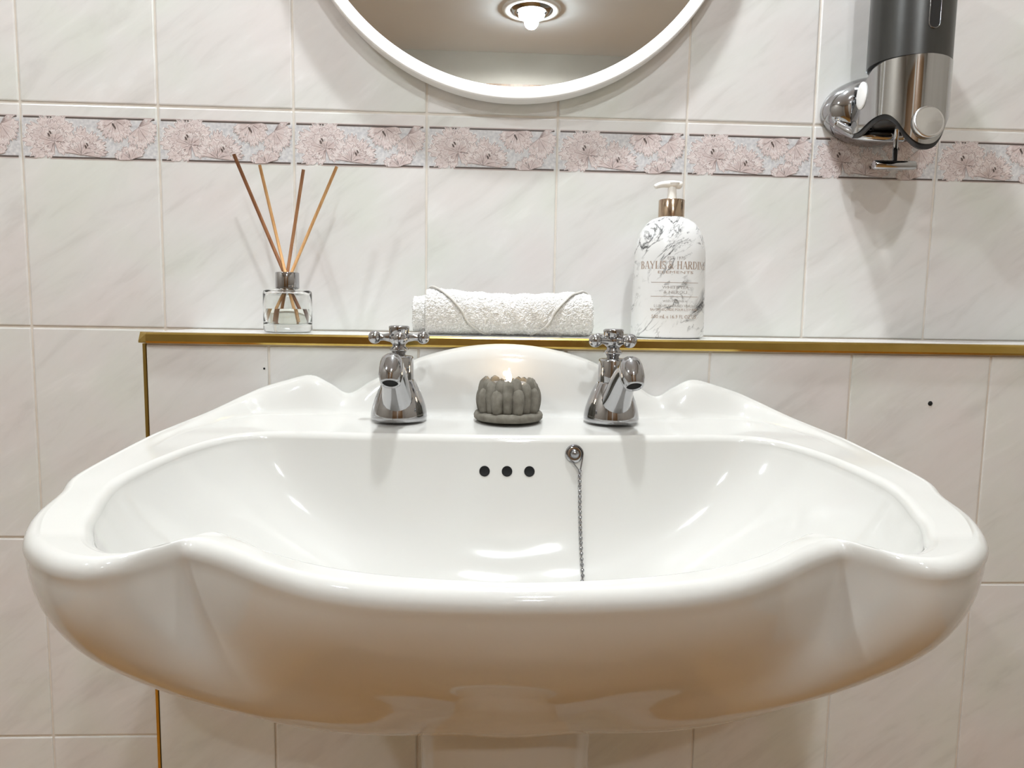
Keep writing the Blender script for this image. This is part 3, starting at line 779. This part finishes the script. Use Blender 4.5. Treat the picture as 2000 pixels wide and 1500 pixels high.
mobj('collar', *lathe_vf([(.0138, .1310), (.0142, .1314), (.0142, .1502), (.0137, .1508), (.0060, .1510)], 40), M['bronze'], sb, auto=math.radians(40))
pm = MB(); pm.add(*lathe_vf([(.0056, .1508), (.0052, .1535), (.0046, .1600), (.0046, .1655)], 24))
path = crom([(.0105, 0, .1668), (.004, 0, .1678), (-.006, 0, .1680), (-.014, 0, .1668), (-.0190, 0, .1640)], 18)
v, f = tube_vf(path, [.0032, .0046] + [.0050] * 5 + list(np.linspace(.0048, .0028, 11)), 14)
v = [(a[0], a[1] * 1.15, .1662 + (a[2] - .1662) * .85) for a in v]
pm.add(v, f)
pm.add(*lathe_vf([(.0044, .1645), (.0070, .1665), (.0076, .1690), (.0060, .1702)], 24, .0015, 0))
pm.build('pump', M['pump'], sb)
# printed lettering, wrapped on the front of the bottle
def surf(x, z):
    k = float(bott(z)); hx, hy = HX * k, HY * k; e = 2.5
    t = max(0.0, 1 - (abs(x) / hx) ** e); return -hy * t ** (1 / e) - .00012
def wrap(arc, z):
    k = float(bott(z)); hx = HX * k
    x = 0.0; s = 0.0; st = .0004; sg = 1 if arc >= 0 else -1; tgt = abs(arc); py = surf(0, z)
    while s < tgt and x < hx - st:
        x += st; ny = surf(x, z); s += math.hypot(st, ny - py); py = ny
    return sg * x, surf(x, z)
def text_mesh(txt, size, space=1.0):
    cu = bpy.data.curves.new('t', 'FONT'); cu.body = txt; cu.size = size; cu.align_x = 'CENTER'; cu.space_character = space; cu.resolution_u = 2
    ob = bpy.data.objects.new('t', cu); COL.objects.link(ob)
    dg = bpy.context.evaluated_depsgraph_get(); me = bpy.data.meshes.new_from_object(ob.evaluated_get(dg))
    vs_ = [v.co.copy() for v in me.vertices]; fs = [tuple(p.vertices) for p in me.polygons]
    bpy.data.objects.remove(ob); bpy.data.meshes.remove(me); bpy.data.curves.remove(cu)
    return vs_, fs
def label_line(txt, zc, size, width, mat, name='lettering', xc=0.0):
    vs_, fs = text_mesh(txt, size)
    xs = [a.x for a in vs_]; ys = [a.y for a in vs_]; k = width / (max(xs) - min(xs)); cxm = (max(xs) + min(xs)) / 2; cym = (max(ys) + min(ys)) / 2
    vv = []
    for a in vs_:
        z = zc + (a.y - cym); x, y = wrap(xc + (a.x - cxm) * k, z); vv.append((x, y, z))
    mobj(name, vv, fs, mat, body, smooth=False)
def rule(zc, w, th=.00022):
    v = []; f = []; n_ = 24
    for i in range(n_ + 1):
        x, y = wrap(-w / 2 + w * i / n_, zc); v += [(x, y, zc - th), (x, y, zc + th)]
    for i in range(n_): f.append((2 * i, 2 * i + 2, 2 * i + 3, 2 * i + 1))
    mobj('printed_rule', v, f, M['ink_bronze'], body, smooth=False)
# serif capitals for the brand line: strokes (x0,y0,x1,y1,width) in a 1-high box, arcs as polylines
TK, TN = .17, .055
def serif(x, y, w=.13): return (x - w, y, x + w, y, .05)
def arc(cx, cy, rx, ry, a0, a1, w0, w1, n=10):
    o = []; P = [(cx + rx * math.cos(math.radians(a0 + (a1 - a0) * i / n)), cy + ry * math.sin(math.radians(a0 + (a1 - a0) * i / n))) for i in range(n + 1)]
    for i in range(n):
        k = math.sin(PI * (i + .5) / n); o.append((*P[i], *P[i + 1], w0 + (w1 - w0) * k))
    return o
GL = {
 'B': (.66, [(.15, 0, .15, 1, TK), (.02, .02, .3, .02, .05), (.02, .98, .3, .98, .05), (.15, .53, .35, .53, TN)] + arc(.3, .76, .22, .22, 90, -90, .05, .16) + arc(.3, .27, .28, .26, 90, -90, .05, .17)),
 'A': (.78, [(.08, 0, .39, 1, TN), (.40, 1, .70, 0, TK), (.18, .34, .58, .34, TN), serif(.08, .02, .1), serif(.70, .02, .12)]),
 'Y': (.72, [(.08, .98, .37, .45, TK), (.66, .98, .39, .45, TN), (.37, .48, .37, 0, TK), serif(.09, .98, .12), serif(.65, .98, .1), serif(.37, .02, .14)]),
 'L': (.60, [(.16, 0, .16, 1, TK), (.02, .02, .55, .02, .05), (.55, 0, .58, .26, .05), serif(.16, .98, .14)]),
 'I': (.34, [(.17, 0, .17, 1, TK), serif(.17, .02, .15), serif(.17, .98, .15)]),
 'S': (.54, arc(.27, .75, .2, .23, 20, 250, .05, .13) + arc(.27, .26, .21, .24, 70, -160, .13, .06) + [(.20, .53, .36, .49, .15), (.45, .98, .46, .76, .04), (.06, .02, .05, .26, .04)]),
 '&': (.80, arc(.30, .77, .16, .20, 0, 360, .05, .09, 14) + arc(.28, .27, .24, .26, 60, 320, .08, .15) + [(.22, .62, .70, .02, .14), (.45, .08, .66, .48, .06), (.56, .50, .78, .50, .05), (.68, .02, .8, .02, .05)]),
 'H': (.82, [(.15, 0, .15, 1, TK), (.66, 0, .66, 1, TK), (.15, .52, .66, .52, TN), serif(.15, .02), serif(.15, .98), serif(.66, .02), serif(.66, .98)]),
 'R': (.72, [(.15, 0, .15, 1, TK), serif(.15, .02), (.02, .98, .3, .98, .05), (.33, .5, .64, 0, .15), (.15, .5, .33, .5, TN), (.60, .02, .74, .02, .05)] + arc(.3, .75, .24, .24, 90, -90, .05, .16)),
 'D': (.78, [(.15, 0, .15, 1, TK), (.02, .02, .34, .02, .05), (.02, .98, .34, .98, .05)] + arc(.3, .5, .38, .48, 90, -90, .05, .17)),
 'N': (.84, [(.13, 0, .13, 1, TN), (.13, .98, .66, .04, TK), (.68, 0, .68, 1, TN), serif(.13, .02, .1), serif(.10, .98, .1), serif(.68, .98, .11)]),
 'G': (.78, arc(.40, .5, .34, .48, 40, 320, .05, .17, 14) + [(.64, .0, .64, .42, TK), (.5, .42, .76, .42, .05), (.66, .98, .67, .72, .04)]),
 ' ': (.30, [])}
def serif_line(txt, zc, h, width, mat):
    segs = []; x = 0
    for chh in txt:
        wdt, st = GL[chh]
        for s in st: segs.append((x + s[0], s[1], x + s[2], s[3], s[4]))
        x += wdt + .04
    tot = x - .04; kx = width / tot; v = []; f = []
    for i, (x0, y0, x1, y1, w_) in enumerate(segs):
        p0, p1 = Vector((x0 * kx, y0 * h)), Vector((x1 * kx, y1 * h)); d = p1 - p0; L = d.length or 1e-6; nn_ = Vector((-d.y, d.x)) / L * (w_ * kx * .5)
        q = [p0 + nn_, p0 - nn_, p1 - nn_, p1 + nn_]; b = len(v)
        for a in q:
            z = zc - h / 2 + a.y; xx, yy = wrap(a.x - width / 2, z); v.append((xx, yy - .00001 * (i % 5), z))
        f.append((b, b + 1, b + 2, b + 3))
    mobj('brand_lettering', v, f, mat, body, smooth=False)
label_line('EST 1970', .0860, .0046, .0190, M['ink_grey'])
serif_line('BAYLIS & HARDING', .0785, .0082, .0780, M['ink_bronze'])
label_line('ELEMENTS', .0709, .0040, .0385, M['ink_bronze'])
rule(.0600, .0520); rule(.0450, .0520)
label_line('WHITE TEA', .0549, .0044, .0285, M['ink_grey']); label_line('& NEROLI', .0497, .0044, .0250, M['ink_grey'])
label_line('with vitamin e', .0405, .0036, .0260, M['ink_grey'])
label_line('LUXURY HAND WASH', .0350, .0040, .0440, M['ink_grey'])
label_line('SAVON LIQUIDE POUR LES MAINS', .0308, .0036, .0520, M['ink_bronze'])
label_line('500 mL e 16.9 FL OZ US', .0235, .0054, .0490, M['ink_bronze'])

# ------------------------------------------------------------------ round mirror
MX, MZ, MR = .0105, ROWA + .0125 + .2550, .2550
mr = empty('round_mirror', (MX, 0, MZ)); tag(mr, 'round wall mirror in a slim white frame', 'mirror')
def ylathe(prof, n):
    """profile (radius, distance out of the wall) revolved about the wall normal"""
    v, f = lathe_vf(prof, n, cap0=False, cap1=False); return [(a[0], -a[2], a[1]) for a in v], f
fr = [(MR - .004, .0008), (MR, .0030), (MR, .0228), (MR - .0012, .0240), (MR - .0125, .0240), (MR - .0135, .0230), (MR - .0135, .0150), (MR - .030, .0150), (MR - .030, .0008)]
v, f = ylathe(fr, 160); k = len(fr); f += [((k - 1) * 160 + i, (k - 1) * 160 + (i + 1) % 160, (i + 1) % 160, i) for i in range(160)]
mobj('frame', v, f, M['white_paint'], mr, auto=math.radians(35))
v, f = lathe_vf([(MR - .0139, .0153), (MR - .0139, .0185)], 160); mobj('mirror_glass', [(a[0], -a[2], a[1]) for a in v], f, M['mirror'], mr, auto=math.radians(35))

# ------------------------------------------------------------------ wall soap dispenser
PXc, PYc = .4345, -.0700
dp = empty('soap_dispenser', (PXc, 0, ROWA)); tag(dp, 'gunmetal and chrome soap dispenser fixed to the tiled wall', 'dispenser')
RC = .0412
cyl = mobj('tank', *lathe_vf([(RC - .003, .0440), (RC, .0455), (RC, .1880), (RC - .003, .1910), (RC - .012, .1925), (.002, .1930)], 64, 0, PYc), M['gun'], dp, auto=math.radians(40))
# window slot in the front of the tank
v = []; f = []; seg = 10; pts = []
for i in range(seg + 1): a = PI + PI * i / seg; pts.append((.0052 * math.cos(a), .0755 + .0052 * math.sin(a)))
for i in range(seg + 1): a = PI * i / seg; pts.append((.0052 * math.cos(a), .1580 + .0052 * math.sin(a)))
def cylpt(x, z, g): an = x / RC; return ((RC + g) * math.sin(an), PYc - (RC + g) * math.cos(an), z)
win = [cylpt(x, z, .0004) for x, z in pts]; mobj('level_window', win, [tuple(range(len(win)))], M['black'], dp, smooth=False)
mobj('window_rim', *tube_vf([cylpt(x * 1.12, z, .0004) for x, z in pts], .0006, 8, closed=True), M['chrome_dark'], dp)
# chrome skirt: U-shaped plan, wavy lower edge
def uplan(s, r):
    """s in [-1,1]: back left -> front -> back right"""
    flat = .034; tot = 2 * flat + PI * r; d = (s + 1) / 2 * tot
    if d < flat: return (-r, PYc + flat - d)
    if d > tot - flat: return (r, PYc + (d - tot + flat))
    a = PI - (d - flat) / r; return (r * math.cos(a), PYc - r * math.sin(a))
_bt = crom([(-.1, -.0420), (0, -.0450), (.10, -.0425), (.20, -.0330), (.30, -.0190), (.40, -.0115), (.52, -.0115), (.7, -.0165), (.85, -.0200), (1.0, -.0180)], 90); BOTA, BOTZ = _bt[:, 0], _bt[:, 1]
def skirt(name, r, top_off, bot_off, th, mat, parent):
    ns, nz_ = 90, 14; v = []; f = []
    for side, rr in ((0, r), (1, r - th)):
        for i in range(ns + 1):
            s = -1 + 2 * i / ns; x, y = uplan(s, rr); a = abs(s)
            top = np.interp(a, [0, .45, .62, .8, 1.0], [.0470, .0455, .0415, .0300, .0060]) + top_off
            bot = np.interp(a, BOTA, BOTZ) + bot_off
            for j in range(nz_ + 1):
                t = j / nz_; v.append((x, y, bot + (top - bot) * t))
    m = (ns + 1) * (nz_ + 1)
    for side in (0, 1):
        for i in range(ns):
            for j in range(nz_):
                a = side * m + i * (nz_ + 1) + j; q = (a, a + nz_ + 1, a + nz_ + 2, a + 1); f.append(q if side == 0 else q[::-1])
    for i in range(ns):
        for j in (0, nz_):
            a, b = i * (nz_ + 1) + j, (i + 1) * (nz_ + 1) + j; f.append((a, m + a, m + b, b) if j == 0 else (a, b, m + b, m + a))
    for j in range(nz_):
        for i in (0, ns):
            a = i * (nz_ + 1) + j; f.append((a, a + 1, m + a + 1, m + a) if i == 0 else (a, m + a, m + a + 1, a + 1))
    return mobj(name, v, f, mat, parent, auto=math.radians(50))
skirt('chrome_skirt', RC + .0006, -.0015, 0, .0014, M['chrome_skirt'], dp)
skirt('black_liner', RC - .0011, .0008, -.0050, .0030, M['black'], dp)
# oval white lock button on the side of the skirt
for sd in (-1, 1):
    v, f = lathe_vf([(1.0, 0), (1.0, .0010), (.85, .0016), (.3, .0020)], 28)
    vv = [(sd * (RC + .0006 + a[2]), -.0560 + a[0] * .0105, .0180 + a[1] * .0145) for a in v]
    mobj('lock_button', vv, f, M['white_paint'], dp)
# brushed round push button at the bottom of the front
v, f = lathe_vf([(.0160, -.004), (.0168, .0030), (.0160, .0042), (.0140, .0040), (.0010, .0028)], 40)
Rm = Matrix.Rotation(math.radians(82), 4, 'X')
pb_ = mobj('push_button', [(Rm @ Vector(a)) + Vector((0, PYc - RC - .0006 + .0006, -.0235)) for a in v], f, M['foil'], dp)
# chrome wall mount behind: wide rounded boss
mobj('wall_mount', *[(lambda q: ([(a[0] * .0620, -.0008 - a[2], .0140 + a[1] * .0385) for a in q[0]], q[1]))(lathe_vf([(1.0, 0), (1.02, .006), (.99, .016), (.88, .026), (.72, .0315), (.45, .034), (.1, .0345)], 56))][0], M['chrome'], dp)
mobj('mount_lip', *tube_vf(crom([(-.050, -.020, -.004), (-.036, -.036, -.018), (-.015, -.046, -.0225), (.012, -.048, -.0225)], 18), .0062, 14), M['chrome'], dp)
# nozzle stem with cross bar
mobj('nozzle_stem', *tube_vf([(0, -.056, -.016), (0, -.056, -.053)], .0027, 12), M['chrome'], dp)
mobj('pull_bar', *tube_vf([(-.0235, -.056, -.0555), (-.0225, -.056, -.0555), (.0225, -.056, -.0555), (.0235, -.056, -.0555)], [.0042, .0050, .0050, .0042], 18), M['chrome'], dp, auto=math.radians(40))
mobj('core', *lathe_vf([(.030, -.0170), (.0385, -.0080), (.0385, .0450)], 40, 0, PYc), M['black'], dp)
